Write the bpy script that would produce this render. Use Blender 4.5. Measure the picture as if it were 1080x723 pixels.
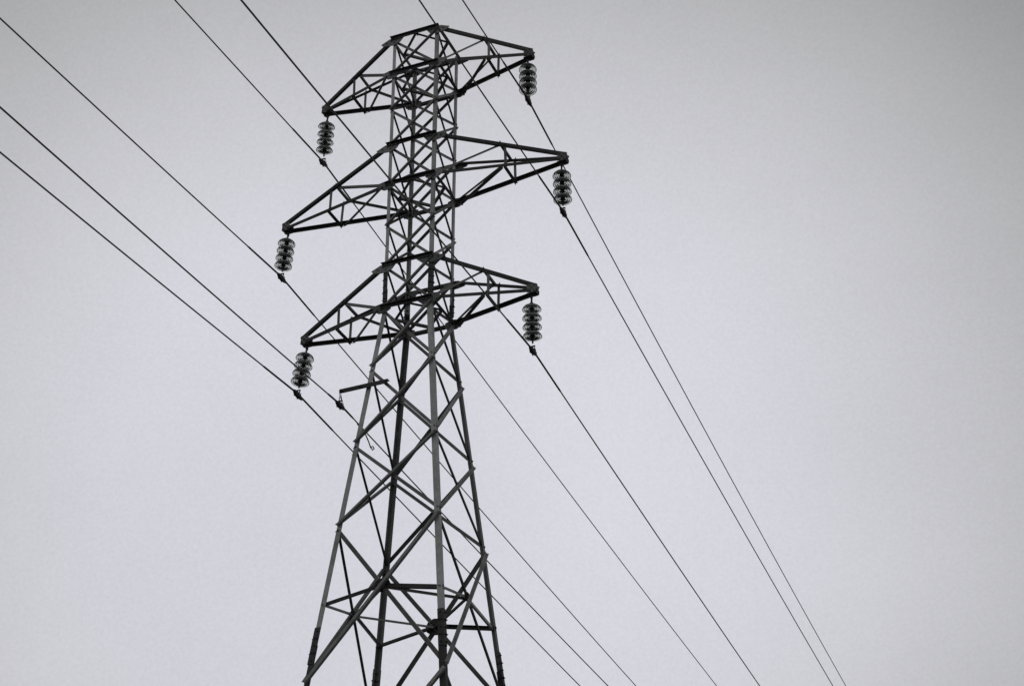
import bpy, bmesh, math, random
from mathutils import Vector, Matrix, Quaternion
random.seed(7)
scene = bpy.context.scene
COL = scene.collection
for o in list(bpy.data.objects):
    bpy.data.objects.remove(o)
ZO = 1.6                                   # eye height above the field

# ------------------------------------------------------------------ camera
YAW, PITCH, ROLL = -0.3846, 0.5337, -0.0059
CAM = Vector((8.3711, -17.1735, ZO))
F = Vector((math.sin(YAW)*math.cos(PITCH), math.cos(YAW)*math.cos(PITCH), math.sin(PITCH)))
R0 = Vector((math.cos(YAW), -math.sin(YAW), 0)); U0 = R0.cross(F)
RT = math.cos(ROLL)*R0 + math.sin(ROLL)*U0
UP = -math.sin(ROLL)*R0 + math.cos(ROLL)*U0
cd = bpy.data.cameras.new('camera'); cam = bpy.data.objects.new('camera', cd); COL.objects.link(cam)
cam.matrix_world = Matrix(((RT.x, UP.x, -F.x, CAM.x), (RT.y, UP.y, -F.y, CAM.y), (RT.z, UP.z, -F.z, CAM.z), (0, 0, 0, 1)))
cd.sensor_width = 36; cd.lens = 1676.9/1080*36; cd.clip_start = .1; cd.clip_end = 6000
scene.camera = cam

# ------------------------------------------------------------------ sky: overcast, the veiled sun glowing low behind the tower
def pixdir(px, py):
    return (F + RT*((px-540)/1676.9) + UP*((361.5-py)/1676.9)).normalized()
GLOW = pixdir(472, 500)
SUN_EL = math.asin(GLOW.z); SUN_AZ = math.atan2(GLOW.x, GLOW.y)
world = bpy.data.worlds.new('World'); scene.world = world; world.use_nodes = True
nt = world.node_tree; nt.nodes.clear()
def N(t, **k):
    n = nt.nodes.new(t)
    for a, b in k.items(): setattr(n, a, b)
    return n
def math_(op, a, b=None, clamp=False):
    n = N('ShaderNodeMath', operation=op, use_clamp=clamp)
    for i, v in enumerate((a, b)):
        if v is None: continue
        if isinstance(v, (int, float)): n.inputs[i].default_value = v
        else: nt.links.new(v, n.inputs[i])
    return n.outputs[0]
out = N('ShaderNodeOutputWorld'); bg = N('ShaderNodeBackground'); bg.inputs['Strength'].default_value = .1
sky = N('ShaderNodeTexSky', sky_type='NISHITA', sun_disc=False, sun_elevation=SUN_EL, sun_rotation=SUN_AZ)
sky.air_density = 1; sky.dust_density = 6
bw = N('ShaderNodeRGBToBW'); nt.links.new(sky.outputs[0], bw.inputs[0])
tc = N('ShaderNodeTexCoord')
def dotn(vec):
    n = N('ShaderNodeVectorMath', operation='DOT_PRODUCT'); nt.links.new(tc.outputs['Generated'], n.inputs[0]); n.inputs[1].default_value = vec
    return n.outputs['Value']
GR = GLOW.cross(Vector((0, 0, 1))).normalized(); GU = GR.cross(GLOW)
gr, gu = dotn(GR), dotn(GU)
q = math_('ADD', math_('MULTIPLY', math_('MULTIPLY', gr, gr), 4.75), math_('MULTIPLY', math_('MULTIPLY', gu, gu), 7.1))
e = math_('POWER', math.e, math_('MULTIPLY', math_('POWER', q, 1.70), -1.0))
e = math_('MULTIPLY', e, math_('MULTIPLY', dotn(GLOW), 1.6, True))       # the half of the sky away from the sun stays dull
lum = math_('ADD', math_('MULTIPLY', e, .530), .15)
back = math_('SUBTRACT', .65, dotn(GLOW), True)                          # added fill: unseen sky behind the camera, brightened to lift camera-facing steel
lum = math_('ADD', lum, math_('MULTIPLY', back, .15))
def noise(scale, detail, rough=.5):
    n = N('ShaderNodeTexNoise'); n.inputs['Scale'].default_value = scale; n.inputs['Detail'].default_value = detail; n.inputs['Roughness'].default_value = rough
    nt.links.new(tc.outputs['Generated'], n.inputs['Vector']); return n.outputs['Fac']
c1 = math_('MULTIPLY', math_('SUBTRACT', noise(4.2, 4), .5), .20)
c2 = math_('MULTIPLY', math_('SUBTRACT', noise(60, 6, .75), .5), .035)
c3 = math_('MULTIPLY', math_('SUBTRACT', noise(480, 2, .6), .5), .15)
mul = math_('ADD', math_('ADD', math_('ADD', c1, c2), c3), 1.0)
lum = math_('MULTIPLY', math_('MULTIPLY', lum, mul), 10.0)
tint = N('ShaderNodeMix', data_type='RGBA'); nt.links.new(math_('POWER', e, 1.8), tint.inputs['Factor'])
tint.inputs['A'].default_value = (1.0, 1.008, 1.01, 1); tint.inputs['B'].default_value = (.986, .986, 1.086, 1)
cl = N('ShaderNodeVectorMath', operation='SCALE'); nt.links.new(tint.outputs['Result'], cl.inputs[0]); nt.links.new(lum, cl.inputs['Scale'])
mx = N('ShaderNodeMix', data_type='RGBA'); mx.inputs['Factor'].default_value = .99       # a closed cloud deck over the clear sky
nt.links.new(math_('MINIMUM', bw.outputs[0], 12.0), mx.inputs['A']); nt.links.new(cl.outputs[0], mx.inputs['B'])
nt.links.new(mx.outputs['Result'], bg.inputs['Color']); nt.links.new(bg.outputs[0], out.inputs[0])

sl = bpy.data.lights.new('sun', 'SUN'); sl.energy = .5; sl.angle = math.radians(60); sl.color = (1, .985, .96)
sun = bpy.data.objects.new('sun', sl); COL.objects.link(sun)
sun.rotation_euler = (-GLOW).to_track_quat('-Z', 'Y').to_euler()
vs = scene.view_settings; vs.view_transform = 'Standard'; vs.look = 'None'; vs.gamma = 1; vs.exposure = 0; vs.use_curve_mapping = False
scene.cycles.max_bounces = 14; scene.cycles.transmission_bounces = 12; scene.cycles.transparent_max_bounces = 12
scene.cycles.use_denoising = False
scene.cycles.filter_width = 1.5

# ------------------------------------------------------------------ materials
def steel(name, lo, hi, rough, metal, scale=9.0):
    m = bpy.data.materials.new(name); m.use_nodes = True; t = m.node_tree
    b = t.nodes['Principled BSDF']
    co = t.nodes.new('ShaderNodeTexCoord')
    n = t.nodes.new('ShaderNodeTexNoise'); n.inputs['Scale'].default_value = scale; n.inputs['Detail'].default_value = 7; n.inputs['Roughness'].default_value = .65
    n2 = t.nodes.new('ShaderNodeTexNoise'); n2.inputs['Scale'].default_value = 1.3; n2.inputs['Detail'].default_value = 3
    t.links.new(co.outputs['Object'], n.inputs['Vector']); t.links.new(co.outputs['Object'], n2.inputs['Vector'])
    a = t.nodes.new('ShaderNodeMath'); a.operation = 'MULTIPLY_ADD'; a.inputs[1].default_value = .55
    t.links.new(n.outputs['Fac'], a.inputs[0]); 
    a2 = t.nodes.new('ShaderNodeMath'); a2.operation = 'MULTIPLY'; a2.inputs[1].default_value = .45
    t.links.new(n2.outputs['Fac'], a2.inputs[0]); t.links.new(a2.outputs[0], a.inputs[2])
    r = t.nodes.new('ShaderNodeValToRGB'); r.color_ramp.elements[0].position = .34; r.color_ramp.elements[1].position = .66
    r.color_ramp.elements[0].color = (lo, lo, lo, 1); r.color_ramp.elements[1].color = (hi, hi, hi*1.01, 1)
    oi = t.nodes.new('ShaderNodeObjectInfo'); mr = t.nodes.new('ShaderNodeMapRange'); mr.inputs['To Min'].default_value = .65; mr.inputs['To Max'].default_value = 1.3
    t.links.new(oi.outputs['Random'], mr.inputs['Value']); vm = t.nodes.new('ShaderNodeVectorMath'); vm.operation = 'SCALE'
    t.links.new(a.outputs[0], r.inputs[0]); t.links.new(r.outputs[0], vm.inputs[0]); t.links.new(mr.outputs[0], vm.inputs['Scale']); t.links.new(vm.outputs[0], b.inputs['Base Color'])
    rr = t.nodes.new('ShaderNodeMapRange'); rr.inputs['To Min'].default_value = rough-.1; rr.inputs['To Max'].default_value = rough+.12
    t.links.new(n.outputs['Fac'], rr.inputs['Value']); t.links.new(rr.outputs[0], b.inputs['Roughness'])
    b.inputs['Metallic'].default_value = metal
    bp = t.nodes.new('ShaderNodeBump'); bp.inputs['Strength'].default_value = .25; bp.inputs['Distance'].default_value = .004
    t.links.new(n.outputs['Fac'], bp.inputs['Height']); t.links.new(bp.outputs[0], b.inputs['Normal'])
    return m
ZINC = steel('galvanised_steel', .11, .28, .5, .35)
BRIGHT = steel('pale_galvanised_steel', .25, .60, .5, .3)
PALE = steel('midtone_galvanised_steel', .15, .38, .5, .3)  # mid tone for the outer front braces
DULL = steel('weathered_shaded_steel', .035, .11, .6, .3)
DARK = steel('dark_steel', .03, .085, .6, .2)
CABLE = steel('weathered_aluminium_cable', .08, .16, .6, .4, 30)
CONC = steel('concrete', .25, .36, .9, 0, 4)
def glass():
    m = bpy.data.materials.new('toughened_glass'); m.use_nodes = True
    b = m.node_tree.nodes['Principled BSDF']
    b.inputs['Base Color'].default_value = (.56, .57, .57, 1); b.inputs['Transmission Weight'].default_value = .68
    b.inputs['Roughness'].default_value = .12; b.inputs['IOR'].default_value = 1.22
    return m
GLASS = glass()

# ------------------------------------------------------------------ helpers
def tag(o, label=None, cat=None, group=None, kind=None):
    for k, v in (('label', label), ('category', cat), ('group', group), ('kind', kind)):
        if v: o[k] = v
    return o
def empty(name, loc):
    o = bpy.data.objects.new(name, None); o.location = loc; o.empty_display_size = .3; COL.objects.link(o); return o
def build(name, bm, mat, parent=None, smooth=False, loc=None):
    me = bpy.data.meshes.new(name); bm.normal_update()
    bmesh.ops.recalc_face_normals(bm, faces=bm.faces); bm.to_mesh(me); bm.free()
    me.materials.append(mat)
    if smooth:
        for p in me.polygons: p.use_smooth = True
    o = bpy.data.objects.new(name, me); COL.objects.link(o)
    if parent: o.parent = parent
    if loc: o.location = loc
    return o
V = Vector
def sweep(bm, prof, p0, p1, a, b):
    """prism of a profile [(u, v)] in the axes a, b from p0 to p1"""
    r = [[bm.verts.new(p + a*u + b*v) for u, v in prof] for p in (p0, p1)]
    n = len(prof)
    for i in range(n):
        bm.faces.new((r[0][i], r[0][(i+1) % n], r[1][(i+1) % n], r[1][i]))
    bm.faces.new(r[0][::-1]); bm.faces.new(r[1])
def L_angle(bm, p0, p1, a, b, w, w2=None, t=.007):
    w2 = w2 or w
    sweep(bm, [(0, 0), (w, 0), (w, t), (t, t), (t, w2), (0, w2)], p0, p1, a, b)
def bolt(bm, p, n, r=.013, h=.02):
    n = n.normalized(); a = n.orthogonal().normalized(); b = n.cross(a)
    sweep(bm, [(r*math.cos(k*math.pi/3), r*math.sin(k*math.pi/3)) for k in range(6)], p, p+n*h, a, b)
    sweep(bm, [(r*.5*math.cos(k*math.pi/3), r*.5*math.sin(k*math.pi/3)) for k in range(6)], p+n*h, p+n*(h+.012), a, b)
def face_angle(bm, p0, p1, n, w, outside=True, t=.006, flip=False, bolts=True, reach=.03, w2=None):
    """an angle iron bolted flat on the face with outward normal n"""
    ax = (p1-p0).normalized(); p0 = p0-ax*reach; p1 = p1+ax*reach
    n = (n - ax*n.dot(ax)).normalized()
    a = n.cross(ax).normalized()
    if flip: a = -a
    s = 1 if outside else -1
    off = n*(.004 if outside else -.0125)
    L_angle(bm, p0 - a*w*.5 + off, p1 - a*w*.5 + off, a, n*s, w, (w2 or w*.9), t)
    if bolts:
        for p in (p0+ax*.03, p1-ax*.03):
            bolt(bm, p+off+n*s*t, n*s, .012, .012)
            bolt(bm, p+off-n*s*.012, -n*s, .012, .010)
def plate(bm, pts, n, t=.009):
    """a flat plate: polygon pts thickened along n"""
    r = [[bm.verts.new(p+n*s) for p in pts] for s in (0, t)]
    k = len(pts)
    for i in range(k): bm.faces.new((r[0][i], r[0][(i+1) % k], r[1][(i+1) % k], r[1][i]))
    bm.faces.new(r[0][::-1]); bm.faces.new(r[1])
def tube(bm, pts, r, seg=8, cap=True):
    rad = r if isinstance(r, (list, tuple)) else [r]*len(pts)
    rings = []; a = None
    for i, p in enumerate(pts):
        d = (pts[min(i+1, len(pts)-1)] - pts[max(i-1, 0)]).normalized()
        a = d.orthogonal().normalized() if a is None else (a-d*a.dot(d)).normalized()
        b = d.cross(a)
        rings.append([bm.verts.new(p + (a*math.cos(k*2*math.pi/seg)+b*math.sin(k*2*math.pi/seg))*rad[i]) for k in range(seg)])
    for q, s in zip(rings, rings[1:]):
        for k in range(seg): bm.faces.new((q[k], q[(k+1) % seg], s[(k+1) % seg], s[k]))
    if cap: bm.faces.new(rings[0][::-1]); bm.faces.new(rings[-1])
def lathe(bm, prof, seg=32, axis=V((0, 0, 1)), org=V((0, 0, 0)), closed=False):
    a = axis.orthogonal().normalized(); b = axis.cross(a); rings = []
    for r, z in prof:
        if r < 1e-5: rings.append([bm.verts.new(org+axis*z)])
        else: rings.append([bm.verts.new(org + axis*z + (a*math.cos(k*2*math.pi/seg)+b*math.sin(k*2*math.pi/seg))*r) for k in range(seg)])
    prs = list(zip(rings, rings[1:])) + ([(rings[-1], rings[0])] if closed else [])
    for q, s in prs:
        for k in range(seg):
            k2 = (k+1) % seg
            if len(q) == 1 and len(s) == 1: continue
            if len(q) == 1: bm.faces.new((q[0], s[k2], s[k]))
            elif len(s) == 1: bm.faces.new((q[k], q[k2], s[0]))
            else: bm.faces.new((q[k], q[k2], s[k2], s[k]))

# ------------------------------------------------------------------ ground
bm = bmesh.new()
bmesh.ops.create_grid(bm, x_segments=40, y_segments=40, size=2500)
g = build('ground', bm, None); g.data.materials.clear()
m = bpy.data.materials.new('rough_grass'); m.use_nodes = True; t = m.node_tree; b = t.nodes['Principled BSDF']
n = t.nodes.new('ShaderNodeTexNoise'); n.inputs['Scale'].default_value = .6; n.inputs['Detail'].default_value = 10
co = t.nodes.new('ShaderNodeTexCoord'); t.links.new(co.outputs['Object'], n.inputs['Vector'])
r = t.nodes.new('ShaderNodeValToRGB'); r.color_ramp.elements[0].color = (.04, .04, .038, 1); r.color_ramp.elements[1].color = (.11, .11, .10, 1)
t.links.new(n.outputs['Fac'], r.inputs[0]); t.links.new(r.outputs[0], b.inputs['Base Color']); b.inputs['Roughness'].default_value = .95
g.data.materials.append(m); tag(g, kind='structure')

# ------------------------------------------------------------------ the tower
LV = dict(T1=16.6007, T0=15.9059, n1=15.2288, M1=14.5419, M0=13.822, n2=13.1095, L1=12.4132, L0=11.7085,
          w1=10.7268, w2=9.5348, w3=8.31, wm=7.242, w4=6.2017, w5=3.75, w6=1.0, w7=-1.30)
LV = {k: v+ZO for k, v in LV.items()}
def half(z):
    if z >= LV['L0']: return .3689 + (.38-.3689)*(z-LV['L0'])/(LV['T1']-LV['L0'])
    return .9302 + (.3689-.9302)*(z-LV['w4'])/(LV['L0']-LV['w4'])
SG = {'A': (1, -1), 'B': (-1, -1), 'C': (1, 1), 'D': (-1, 1)}
def P(leg, z, inset=0.0, along=None):
    if isinstance(z, str): z = LV[z]
    w = half(z)
    wx = w + (.028*min(1, (LV['L0']-z)/(LV['L0']-LV['w4'])) if SG[leg][1] > 0 and z < LV['L0'] else 0)
    return V((SG[leg][0]*wx, SG[leg][1]*w, z))
tower = tag(empty('lattice_tower', (0, 0, 0)), 'tall grey steel lattice power pylon with three crossarms carrying the wires', 'pylon')

# legs in three lengths, with bolted splices between them
SP1, SP2 = 12.02+ZO, 6.70+ZO
for leg, (sx, sy) in SG.items():
    for z0, z1, w, mt in ((SP1, LV['T1']+.04, .051, BRIGHT), (LV['L0'], SP1, .058, DULL), (SP2, LV['L0'], .069, BRIGHT if leg in 'AB' else ZINC), (-.0, SP2, .078, DULL)):  # rear legs' middle lengths darker: shade of their inner sides put into the tone
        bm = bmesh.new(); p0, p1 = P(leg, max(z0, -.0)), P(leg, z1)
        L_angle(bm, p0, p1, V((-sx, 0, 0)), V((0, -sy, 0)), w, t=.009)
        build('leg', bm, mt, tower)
    for zc, hl, w in ((SP1+.06, .27, .062), (SP2, .24, .080)):
        bm = bmesh.new()
        o = V((sx*.010, sy*.010, 0))
        p0, p1 = P(leg, zc-hl)+o, P(leg, zc+hl)+o
        L_angle(bm, p0, p1, V((-sx, 0, 0)), V((0, -sy, 0)), w, t=.0085)
        for k in range(5):
            p = p0.lerp(p1, (k+.5)/5)
            for f in ((.35, .75) if k % 2 else (.55,)):
                bolt(bm, p+V((-sx*w*f, 0, 0)), V((0, sy, 0)), .012, .010)
                bolt(bm, p+V((0, -sy*w*f, 0)), V((sx, 0, 0)), .012, .012)
                bolt(bm, p+V((-sx*w*f, -sy*.02, 0)), V((0, -sy, 0)), .011, .010)
                bolt(bm, p+V((-sx*.02, -sy*w*f, 0)), V((-sx, 0, 0)), .011, .010)
        build('splice_plate', bm, DULL, tower)
    # step bolts up one leg are not seen; concrete footing under each leg
    bm = bmesh.new(); q = P(leg, .15)
    sweep(bm, [(-.3, -.3), (.3, -.3), (.3, .3), (-.3, .3)], V((q.x, q.y, -.2)), V((q.x, q.y, .28)), V((1, 0, 0)), V((0, 1, 0)))
    bmesh.ops.bevel(bm, geom=bm.edges[:], offset=.03, segments=2, affect='EDGES')
    build('footing', bm, CONC, tower)

FACES = {'AB': V((0, -1, 0)), 'CD': V((0, 1, 0)), 'BD': V((-1, 0, 0)), 'AC': V((1, 0, 0))}
def mid(a, b, z): return (P(a, z)+P(b, z))/2
def diag(bm, p, q, zt, zb, n, w, outside, d, flip=False):
    a, b = P(p, zt-d), P(q, zb+d)
    ins = (b-a); ins.z = 0; ins = ins.normalized()*.022
    face_angle(bm, a+ins, b-ins, n, w, outside, flip=flip, w2=w*.75 if outside else None)
order = ['T1', 'T0', 'n1', 'M1', 'M0', 'n2', 'L1', 'L0', 'w1', 'w2', 'w3', 'w4', 'w5', 'w6', 'w7']
rest = bmesh.new()
def brace_mat(f, outs):  # rear-face shade and right-face sky sheen are put into the brace tones
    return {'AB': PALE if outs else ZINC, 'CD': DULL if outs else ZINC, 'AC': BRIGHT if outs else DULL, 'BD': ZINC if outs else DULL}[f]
for i in range(len(order)-1):
    zt, zb = LV[order[i]], LV[order[i+1]]
    low = i >= 7; d = .05 if low else .028
    for f, n in FACES.items():
        p, q = f
        side = f in ('BD', 'AC')
        k = 1.28 if low else 1.0
        if i >= 10: k = 1.45
        # first: from the near leg down to the far one, on the outside of the leg flange
        w1, w2 = ((.048, .036) if low else (.058, .043)) if not side else ((.032, .029) if low else (.036, .033))
        a1, b1 = (p, q) if f in ('AB', 'CD') else (q, p)
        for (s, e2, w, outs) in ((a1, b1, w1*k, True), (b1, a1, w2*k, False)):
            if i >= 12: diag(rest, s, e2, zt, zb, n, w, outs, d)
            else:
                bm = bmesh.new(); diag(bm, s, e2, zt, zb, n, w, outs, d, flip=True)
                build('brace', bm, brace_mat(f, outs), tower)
tag(build('lower_bracing', rest, ZINC, tower), kind='stuff')

def strut(p0, p1, n, w=.045, outs=True, mt=ZINC, name='strut', flip=False, reach=.0):
    bm = bmesh.new(); face_angle(bm, p0, p1, n, w, outs, flip=flip, reach=reach); return build(name, bm, mt, tower)
Zp, Zm = V((0, 0, 1)), V((0, 0, -1))
# horizontal frames: face members and the diamond of plan bracing inside
for lv in ('T1', 'T0', 'M0', 'L0'):
    z = LV[lv]
    for f, n in FACES.items():
        if f in ('BD', 'AC'):
            strut(P(f[0], z), P(f[1], z), n, .05, True)
    mids = [mid('A', 'B', z), mid('A', 'C', z), mid('C', 'D', z), mid('D', 'B', z)]
    for k in range(4):
        a, b = mids[k], mids[(k+1) % 4]
        strut(a+V((0, 0, -.006)), b+V((0, 0, -.006)), Zm, .04, False)
# middle of the tall panel: struts from the crossings to the legs, plan diamond between crossings
zc = 7.242+.17+ZO; zl = 7.242+ZO
def cross(f):
    # where the two diagonals of the face cross
    a, b, c, d2 = P(f[0], 'w3'), P(f[1], 'w4'), P(f[1], 'w3'), P(f[0], 'w4')
    wt, wb = half(LV['w3']), half(LV['w4']); s = wt/(wt+wb)
    return a.lerp(b, s)
X = {f: cross(f) for f in FACES}
for f, n in FACES.items():
    for l in f:
        bm = bmesh.new(); face_angle(bm, X[f]-n*.012, P(l, zl)-n*.012, n, .052 if f in ('AB', 'CD') else .036, False, reach=.01); build('strut', bm, DULL if f in ('AB', 'CD') else BRIGHT, tower)  # dull front and rear struts: shaded bottom flanges painted into the tone
    # bolted round-cornered gusset at the crossing
    bm = bmesh.new(); c = X[f]; ax = Zp.cross(n); ps = {'AB': .75, 'CD': .95, 'BD': .55, 'AC': .55}[f]
    pts = [c - n*.026 + ax*math.cos(t)*.15*ps + Zp*math.sin(t)*.125*ps for t in [k*math.pi/5+.1 for k in range(10)]]
    plate(bm, pts, n*1.0, .010)
    for dx, dz in ((.07, .06), (-.07, .06), (.07, -.06), (-.07, -.06), (0.1, 0), (-.1, 0), (.03, .02)):
        bolt(bm, c - n*.026 + (ax*dx + Zp*dz)*ps, -n, .013, .015); bolt(bm, c - n*.016 + (ax*dx + Zp*dz)*ps, n, .013, .015)
    build('gusset_plate', bm, DARK, tower)
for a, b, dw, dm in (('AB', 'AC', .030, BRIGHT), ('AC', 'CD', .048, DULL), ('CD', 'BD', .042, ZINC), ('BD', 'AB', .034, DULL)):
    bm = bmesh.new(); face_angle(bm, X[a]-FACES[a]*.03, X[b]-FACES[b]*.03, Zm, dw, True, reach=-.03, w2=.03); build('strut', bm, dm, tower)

# gusset plates where the chords pass the legs
for lv in ('T1', 'M1', 'L1', 'T0', 'M0', 'L0'):
    top = lv[1] == '1'
    for leg, (sx, sy) in SG.items():
        p = P(leg, lv); n = V((0, sy, 0)); o = p + n*.0165
        x = V((-sx, 0, 0))
        if top: pts = [o+x*.20+Zp*.012, o+x*.13-Zp*.085, o+x*.03-Zp*.125, o-x*.05-Zp*.12, o-x*.16-Zp*.10, o-x*.20-Zp*.055, o-x*.06+Zp*.012]
        else: pts = [o+x*.13+Zp*.04, o+x*.13-Zp*.04, o+x*.05-Zp*.09, o-x*.05-Zp*.09, o-x*.14-Zp*.03, o-x*.14+Zp*.05, o+x*.02+Zp*.08]
        bm = bmesh.new(); plate(bm, pts, n, .009)
        for dx, dz in ((.12, -.02), (.06, -.03), (-.02, -.03), (-.10, -.05), (.03, -.07)):
            bolt(bm, o+x*dx+Zp*dz+n*.009, n, .012, .013)
        build('gusset_plate', bm, ZINC, tower)
# chords between the legs (front and rear face)
for lv in ('T1', 'M1', 'L1', 'T0', 'M0', 'L0'):
    for a, b, n in (('A', 'B', V((0, -1, 0))), ('C', 'D', V((0, 1, 0)))):
        off = n*.027
        strut(P(a, lv)+off, P(b, lv)+off, n, .050, True, mt=DULL, name='chord', reach=.03)

# ------------------------------------------------------------------ crossarms
ARMS = {'T': ('T1', 'T0', 15.8629, 1.7531, 1.7427), 'M': ('M1', 'M0', 13.7672, 2.2485, 2.2894), 'L': ('L1', 'L0', 11.6654, 1.7629, 1.8219)}
ATT = {}
for k, (l1, l0, tz, hr, hl) in ARMS.items():
    tz0 = tz + ZO
    for s, h in ((1, hr+.018), (-1, hl)):
        tz = tz0 - (.015 if s < 0 else 0)
        fr, rr = ('A', 'C') if s > 0 else ('B', 'D')
        ty = .045
        tu = {l: V((s*h, SG[l][1]*ty, tz+.098)) for l in (fr, rr)}
        tl = {l: V((s*h, SG[l][1]*ty, tz+.015)) for l in (fr, rr)}
        bm = bmesh.new(); nodes = {}
        for l in (fr, rr):
            ny = V((0, SG[l][1], 0))
            u0 = P(l, l1)+ny*.020; b0 = P(l, l0)+ny*.020
            # upper chord: the flat flange on the face, outstanding flange on top pointing inward
            for st, en, w, up in ((u0, tu[l], .050, -1), (b0, tl[l], .050, 1)):
                ax = (en-st).normalized(); a = (ny-ax*ny.dot(ax)).normalized(); c = a.cross(ax).normalized()
                if c.z*up < 0: c = -c
                L_angle(bm, st+a*.006+c*w*.5-ax*.03, en+a*.006+c*w*.5+ax*.03, -c, -a, w, w, .007)
            nodes['U'+l] = u0.lerp(tu[l], .52); nodes['P'+l] = b0.lerp(tl[l], .55)
            nodes['u'+l] = u0; nodes['b'+l] = b0
        arm = build('crossarm', bm, DULL, tower)
        def lace(a, b, n, w=.036, outs=False, reach=.015):
            bm = bmesh.new(); face_angle(bm, a, b, n, w, outs, reach=reach, t=.005); o = build('lacing', bm, ZINC, arm); return o
        for l in (fr, rr):
            ny = V((0, SG[l][1], 0))
            lace(nodes['U'+l]+ny*-.004+V((s*.045, 0, -.01)), nodes['P'+l]+ny*-.004, ny, .04)
            lace(nodes['U'+l]-ny*.004+V((-s*.05, 0, 0)), nodes['b'+l]-ny*.004+V((s*.06, 0, .03)), ny, .036)
        lace(nodes['U'+fr]+V((-s*.03, .0, .012)), nodes['U'+rr]+V((-s*.03, 0, .012)), Zp, .036, True, .03)
        lace(nodes['P'+fr]+V((0, 0, -.02)), nodes['P'+rr]+V((0, 0, -.02)), Zm, .036, True, .03)
        # bottom diagonal: from the near leg out to the rear chord on the left arm, mirrored by rotation on the right arm
        st, en = ('b'+fr, 'P'+rr) if s < 0 else ('b'+rr, 'P'+fr)
        a, b = nodes[st]+V((s*.09, 0, -.02)), nodes[en]+V((-s*.07, 0, -.02))
        lace(a, b, Zm, .036, True, .03)
        # tip: a pair of plates with the hanger plate between them
        bm = bmesh.new()
        for sy in (1, -1):
            n = V((0, sy, 0)); o = V((s*h, sy*.056, tz))
            xx = V((s, 0, 0))
            plate(bm, [o+xx*.015+Zp*.115, o+xx*.015-Zp*.012, o-xx*.06-Zp*.018, o-xx*.11-Zp*.005, o-xx*.11+Zp*.108], n, .008)
            for dx, dz in ((-.01, .095), (-.07, .095), (-.01, .012), (-.07, .012), (-.04, .055)):
                bolt(bm, o+xx*dx+Zp*dz+n*.008, n, .012, .014)
        sweep(bm, [(-.056, -.01), (.056, -.01), (.056, .01), (-.056, .01)], V((s*h+s*.008, 0, tz-.01)), V((s*h+s*.008, 0, tz+.12)), V((0, 1, 0)), V((1, 0, 0)))
        build('tip_plate', bm, ZINC, arm)
        bm = bmesh.new(); xh = s*(h-(.070 if s > 0 else .06))
        plate(bm, [V((xh-.05, -.006, tz+.012)), V((xh+.05, -.006, tz+.012)), V((xh+.022, -.006, tz-.055)), V((xh+.008, -.006, tz-.085)), V((xh-.008, -.006, tz-.085)), V((xh-.022, -.006, tz-.055))], V((0, 1, 0)), .012)
        sweep(bm, [(-.05, -.055), (.05, -.055), (.05, .055), (-.05, .055)], V((xh, 0, tz-.022)), V((xh, 0, tz-.012)), V((1, 0, 0)), V((0, 1, 0)))
        build('hanger_plate', bm, DARK, arm)
        ATT[k+('R' if s > 0 else 'L')] = V((xh, 0, tz-.06))

# small bracket arm for the lowest wire
zb = 10.41+ZO; yb = -(half(zb)+.045)
bm = bmesh.new()
a, b = V((-.890, yb, zb-.0)), V((-.165, yb, zb+.012)); d = (b-a).normalized(); n = V((0, -1, 0)); c = n.cross(d).normalized()
if c.z < 0: c = -c
L_angle(bm, a+c*.036, b+c*.036, -c, V((0, 1, 0)), .066, .066, .008)
for s in (.02, .06, .43, .47, .96): bolt(bm, a.lerp(b, s)+n*.0, n, .012, .013)
build('bracket_arm', bm, DARK, tower)

# ------------------------------------------------------------------ glass insulator strings
WIRES = {'ML': ([-2.2464, -0.0603, 12.8896], [0.04826, -0.11476, 0.84925], [-0.00154, -0.08509, 0.88668]), 'BK': ([-0.877, -0.5415, 10.2231], [0.05868, -0.1034, 0.82479], [-0.00745, -0.05478, 1.03992]), 'LL': ([-1.7977, -0.1076, 10.7932], [0.05026, -0.1084, 0.78998], [0.01577, -0.08818, 0.74104]), 'TL': ([-1.7697, 0.1109, 14.9951], [0.04117, -0.11187, 0.75691], [0.00511, -0.10142, 0.6983]), 'LR': ([1.7101, 0.0273, 10.7858], [0.04823, -0.11043, 0.7881], [0.00018, -0.10078, 0.74295]), 'MR': ([2.2126, -0.0228, 12.8879], [0.04123, -0.11082, 0.76905], [-0.00855, -0.1001, 0.77782]), 'TR': ([1.7329, -0.0862, 14.9884], [0.03303, -0.11314, 0.75336], [-0.01711, -0.09441, 0.85865])}
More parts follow.
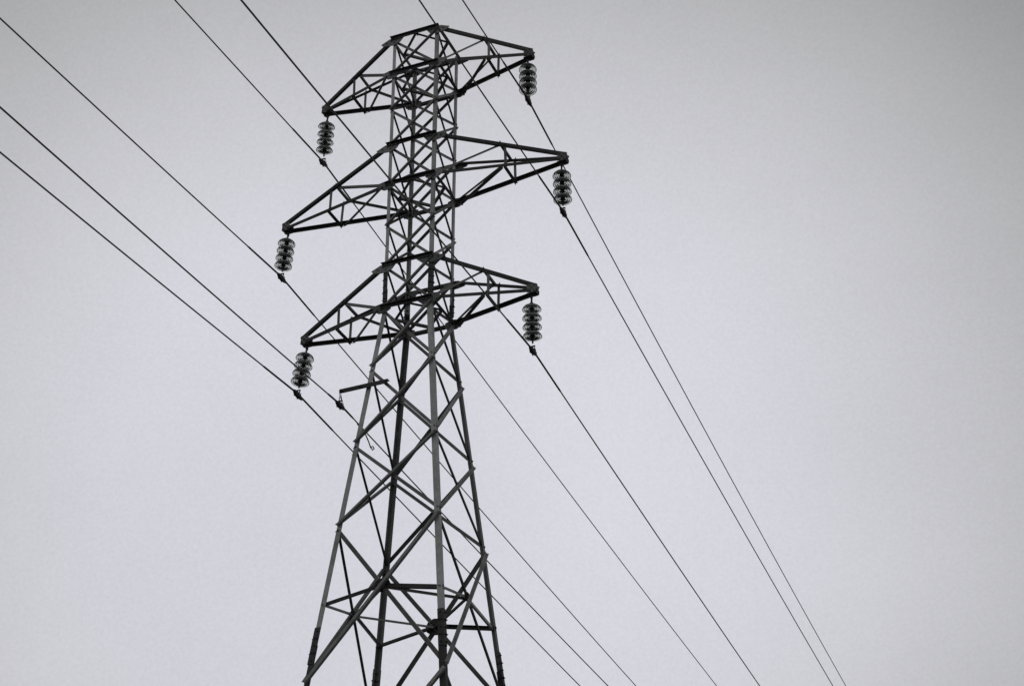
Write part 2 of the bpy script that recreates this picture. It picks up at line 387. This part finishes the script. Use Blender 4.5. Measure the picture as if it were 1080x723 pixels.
def clamp_bm(hang=.10):
    """boat clamp round the wire, keeper, U-bolts and the link that carries it; origin at the wire, wire along Y"""
    bm = bmesh.new()
    prof = [(-.125, .014, -.016), (-.08, .034, -.034), (-.03, .040, -.050), (.03, .040, -.050), (.08, .036, -.034), (.135, .014, -.018)]
    rings = []
    for y, w, zz in prof:
        dr = .02*(abs(y)/.115)**2
        rings.append([bm.verts.new(V(c)) for c in ((-w*.75, y, -.016-dr+.02), (-w*.6, y, zz-dr*.3), (w*.6, y, zz-dr*.3), (w*.75, y, -.016-dr+.02), (w*.5, y, .018-dr), (-w*.5, y, .018-dr))])
    for q, s in zip(rings, rings[1:]):
        for k in range(6): bm.faces.new((q[k], q[(k+1) % 6], s[(k+1) % 6], s[k]))
    bm.faces.new(rings[0][::-1]); bm.faces.new(rings[-1])
    for y in (-.045, .045):
        for x in (-.022, .022):
            bolt(bm, V((x, y, -.03)), Zm, .009, .022); tube(bm, [V((x, y, -.02)), V((x, y, .034))], .006, 6)
    for x in (-.024, .024):                                     # side straps up to the link
        plate(bm, [V((x, -.010, -.01)), V((x, .010, -.01)), V((x, .009, hang*.62)), V((x, -.009, hang*.62))], V((1 if x > 0 else -1, 0, 0)), .007)
    tube(bm, [V((-.034, 0, hang*.58)), V((.034, 0, hang*.58))], .010, 8)
    return bm
def make_string():
    root = empty('insulator_string', (0, 0, 0))
    # origin at the hanging point, string along local -Z, length .82 to the wire
    bm = bmesh.new()
    tube(bm, [V((0, -.02, .005)), V((0, -.022, -.03)), V((0, 0, -.052)), V((0, .022, -.03)), V((0, .02, .005))], .008, 8)
    tube(bm, [V((0, -.032, 0)), V((0, .032, 0))], .009, 8)
    lathe(bm, [(0, -.045), (.014, -.05), (.014, -.085), (.009, -.09), (0, -.09)], 12)
    build('shackle', bm, DARK, root, True)
    proto = None
    for k in range(4):
        z = -.158 - .140*k
        if proto is None:
            bm = bmesh.new()
            outer = [(.036, .026), (.055, .024), (.085, .016), (.110, .002), (.126, -.018), (.132, -.034), (.132, -.040), (.127, -.040)]
            under = [(.119, -.022), (.111, -.009), (.105, -.012), (.103, -.042), (.096, -.042), (.093, -.008), (.083, -.002), (.079, -.004), (.077, -.040), (.071, -.040), (.068, .000), (.056, .006), (.053, -.020), (.048, -.020), (.044, .004), (.036, .008)]
            lathe(bm, outer+under, 40, closed=True)
            disc = build('glass_disc', bm, GLASS, root, True, (0, 0, z)); proto = disc
            bm = bmesh.new()
            lathe(bm, [(0, .074), (.020, .074), (.026, .066), (.028, .050), (.040, .044), (.047, .030), (.049, .024), (.0355, .022), (.0355, .004), (.0, .004)], 24)
            cap = build('metal_cap', bm, DARK, disc, True)
            bm = bmesh.new()
            lathe(bm, [(0, .006), (.034, .004), (.033, -.020), (.024, -.026), (.010, -.016), (.009, -.055), (.014, -.060), (.013, -.068), (0, -.070)], 16)
            pin = build('pin', bm, DARK, disc, True)
        else:
            d = proto.copy(); COL.objects.link(d); d.parent = root; d.location = (0, 0, z)
            for ch in (cap, pin):
                c = ch.copy(); COL.objects.link(c); c.parent = d
    bm = bmesh.new()
    zb = -.578
    lathe(bm, [(0, zb-.035), (.020, zb-.04), (.024, zb-.055), (.022, zb-.075), (.010, zb-.085), (0, zb-.085)], 16)
    tube(bm, [V((0, -.018, zb-.075)), V((0, -.02, zb-.12)), V((0, 0, zb-.145)), V((0, .02, zb-.12)), V((0, .018, zb-.075))], .007, 8)
    build('socket_link', bm, DARK, root, True)
    build('suspension_clamp', clamp_bm(), DARK, root, False, (0, 0, -.82))
    return root
def copy_tree(o, parent=None):
    c = o.copy(); COL.objects.link(c); c.parent = parent
    for ch in [x for x in bpy.data.objects if x.parent == o]: copy_tree(ch, c)
    return c
SLAB = {'TR': 'glass disc insulator string hanging from the right tip of the top crossarm',
        'TL': 'glass disc insulator string hanging from the left tip of the top crossarm',
        'MR': 'glass disc insulator string hanging from the right tip of the middle, widest crossarm',
        'ML': 'glass disc insulator string hanging from the left tip of the middle, widest crossarm',
        'LR': 'glass disc insulator string hanging from the right tip of the lowest large crossarm',
        'LL': 'glass disc insulator string hanging from the left tip of the lowest large crossarm'}
first = make_string()
for i, k in enumerate(('TR', 'TL', 'MR', 'ML', 'LR', 'LL')):
    o = first if i == 0 else copy_tree(first)
    at = ATT[k]; cl_ = V(WIRES[k][0])+V((0, 0, ZO)); d = (cl_-at)
    o.location = at
    o.rotation_mode = 'QUATERNION'; o.rotation_quaternion = V((0, 0, -1)).rotation_difference(d)
    s = d.length/.82; o.scale = (1, 1, s)
    tag(o, SLAB[k], 'insulator', 'insulator strings on the crossarm tips')

# clamp under the little bracket arm
bk = V(WIRES['BK'][0])+V((0, 0, ZO))
top = V((-.877, yb+.02, zb-.03))
bk.x, bk.y = top.x, top.y
root = tag(empty('wire_clamp', bk), 'dark teardrop wire clamp hanging from the small bracket arm low on the left', 'clamp')
build('clamp_body', clamp_bm(.09), DARK, root)
bm = bmesh.new(); L = top.z-bk.z
tube(bm, [V((0, 0, .05)), V((-.018, 0, .065)), V((-.018, 0, L-.06)), V((0, 0, L-.045)), V((.018, 0, L-.06)), V((.018, 0, .065)), V((0, 0, .05))], .006, 8)
tube(bm, [V((0, -.018, L-.07)), V((0, -.018, L-.01)), V((0, .018, L-.01)), V((0, .018, L-.07))], .006, 8)
build('link', bm, DARK, root, True)

# ------------------------------------------------------------------ wires: one continuous cable through each clamp
WLAB = {'TR': 'overhead wire held at the right end of the top crossarm',
        'TL': 'overhead wire held at the left end of the top crossarm',
        'MR': 'overhead wire held at the right end of the middle crossarm',
        'ML': 'overhead wire held at the left end of the middle crossarm',
        'LR': 'overhead wire held at the right end of the lowest large crossarm',
        'LL': 'overhead wire held at the left end of the lowest large crossarm',
        'BK': 'overhead wire held under the small bracket arm on the left leg'}
def wpt(k, t):
    cl_, nr, fa = WIRES[k]; az, s, c = nr if t < 0 else fa
    base = V(cl_)+V((0, 0, ZO)) if k != 'BK' else bk
    u = abs(t); return base + V((math.sin(az)*u, math.copysign(math.cos(az)*u, t), s*u+c*.001*u*u))
ts = sorted(set([round(-(i/60)**1.7*150, 4) for i in range(61)] + [round((i/60)**1.7*150, 4) for i in range(61)]))
for k in WIRES:
    bm = bmesh.new(); r = .0098 if k != 'BK' else .0095
    tube(bm, [wpt(k, t) for t in ts], r, 8)
    w = build('overhead_wire', bm, CABLE, None, True)
    tag(w, WLAB[k], 'wire', 'overhead wires')
    bm = bmesh.new(); q = 1.0 if k != 'BK' else .35
    aa = [-q-.05, -q]+[q*(i/6-1) for i in range(1, 12)]+[q, q+.05]
    tube(bm, [wpt(k, t) for t in aa], [r+.001]+[r+.0038]*(len(aa)-2)+[r+.001], 10)
    build('armour_rod', bm, DARK, w, True)
    if k == 'BK':
        bm = bmesh.new(); p = wpt(k, .74); q1 = wpt(k, .95)
        tube(bm, [wpt(k, .52)+V((0, 0, -.012)), wpt(k, .6)+V((0, 0, -.03)), p+V((0, 0, -.03)), p+V((.01, .03, -.06)), q1+V((.0, -.06, -.10)), q1+V((.0, .0, -.155)), q1+V((.02, .03, -.185)), q1+V((.03, .05, -.16)), q1+V((.02, .03, -.13)), q1+V((0, 0, -.145))], .009, 8)
        build('loose_tie', bm, DARK, w, True)
    if k == 'LL':
        bm = bmesh.new(); p = wpt(k, 1.72)
        sweep(bm, [(-.02, -.03), (.02, -.03), (.02, .02), (-.02, .02)], p-V((0, .028, 0)), p+V((0, .028, 0)), V((1, 0, 0)), V((0, 0, 1)))
        bolt(bm, p+V((-.02, 0, -.012)), V((-1, 0, 0)), .012, .014)
        build('wire_clip', bm, DARK, w)
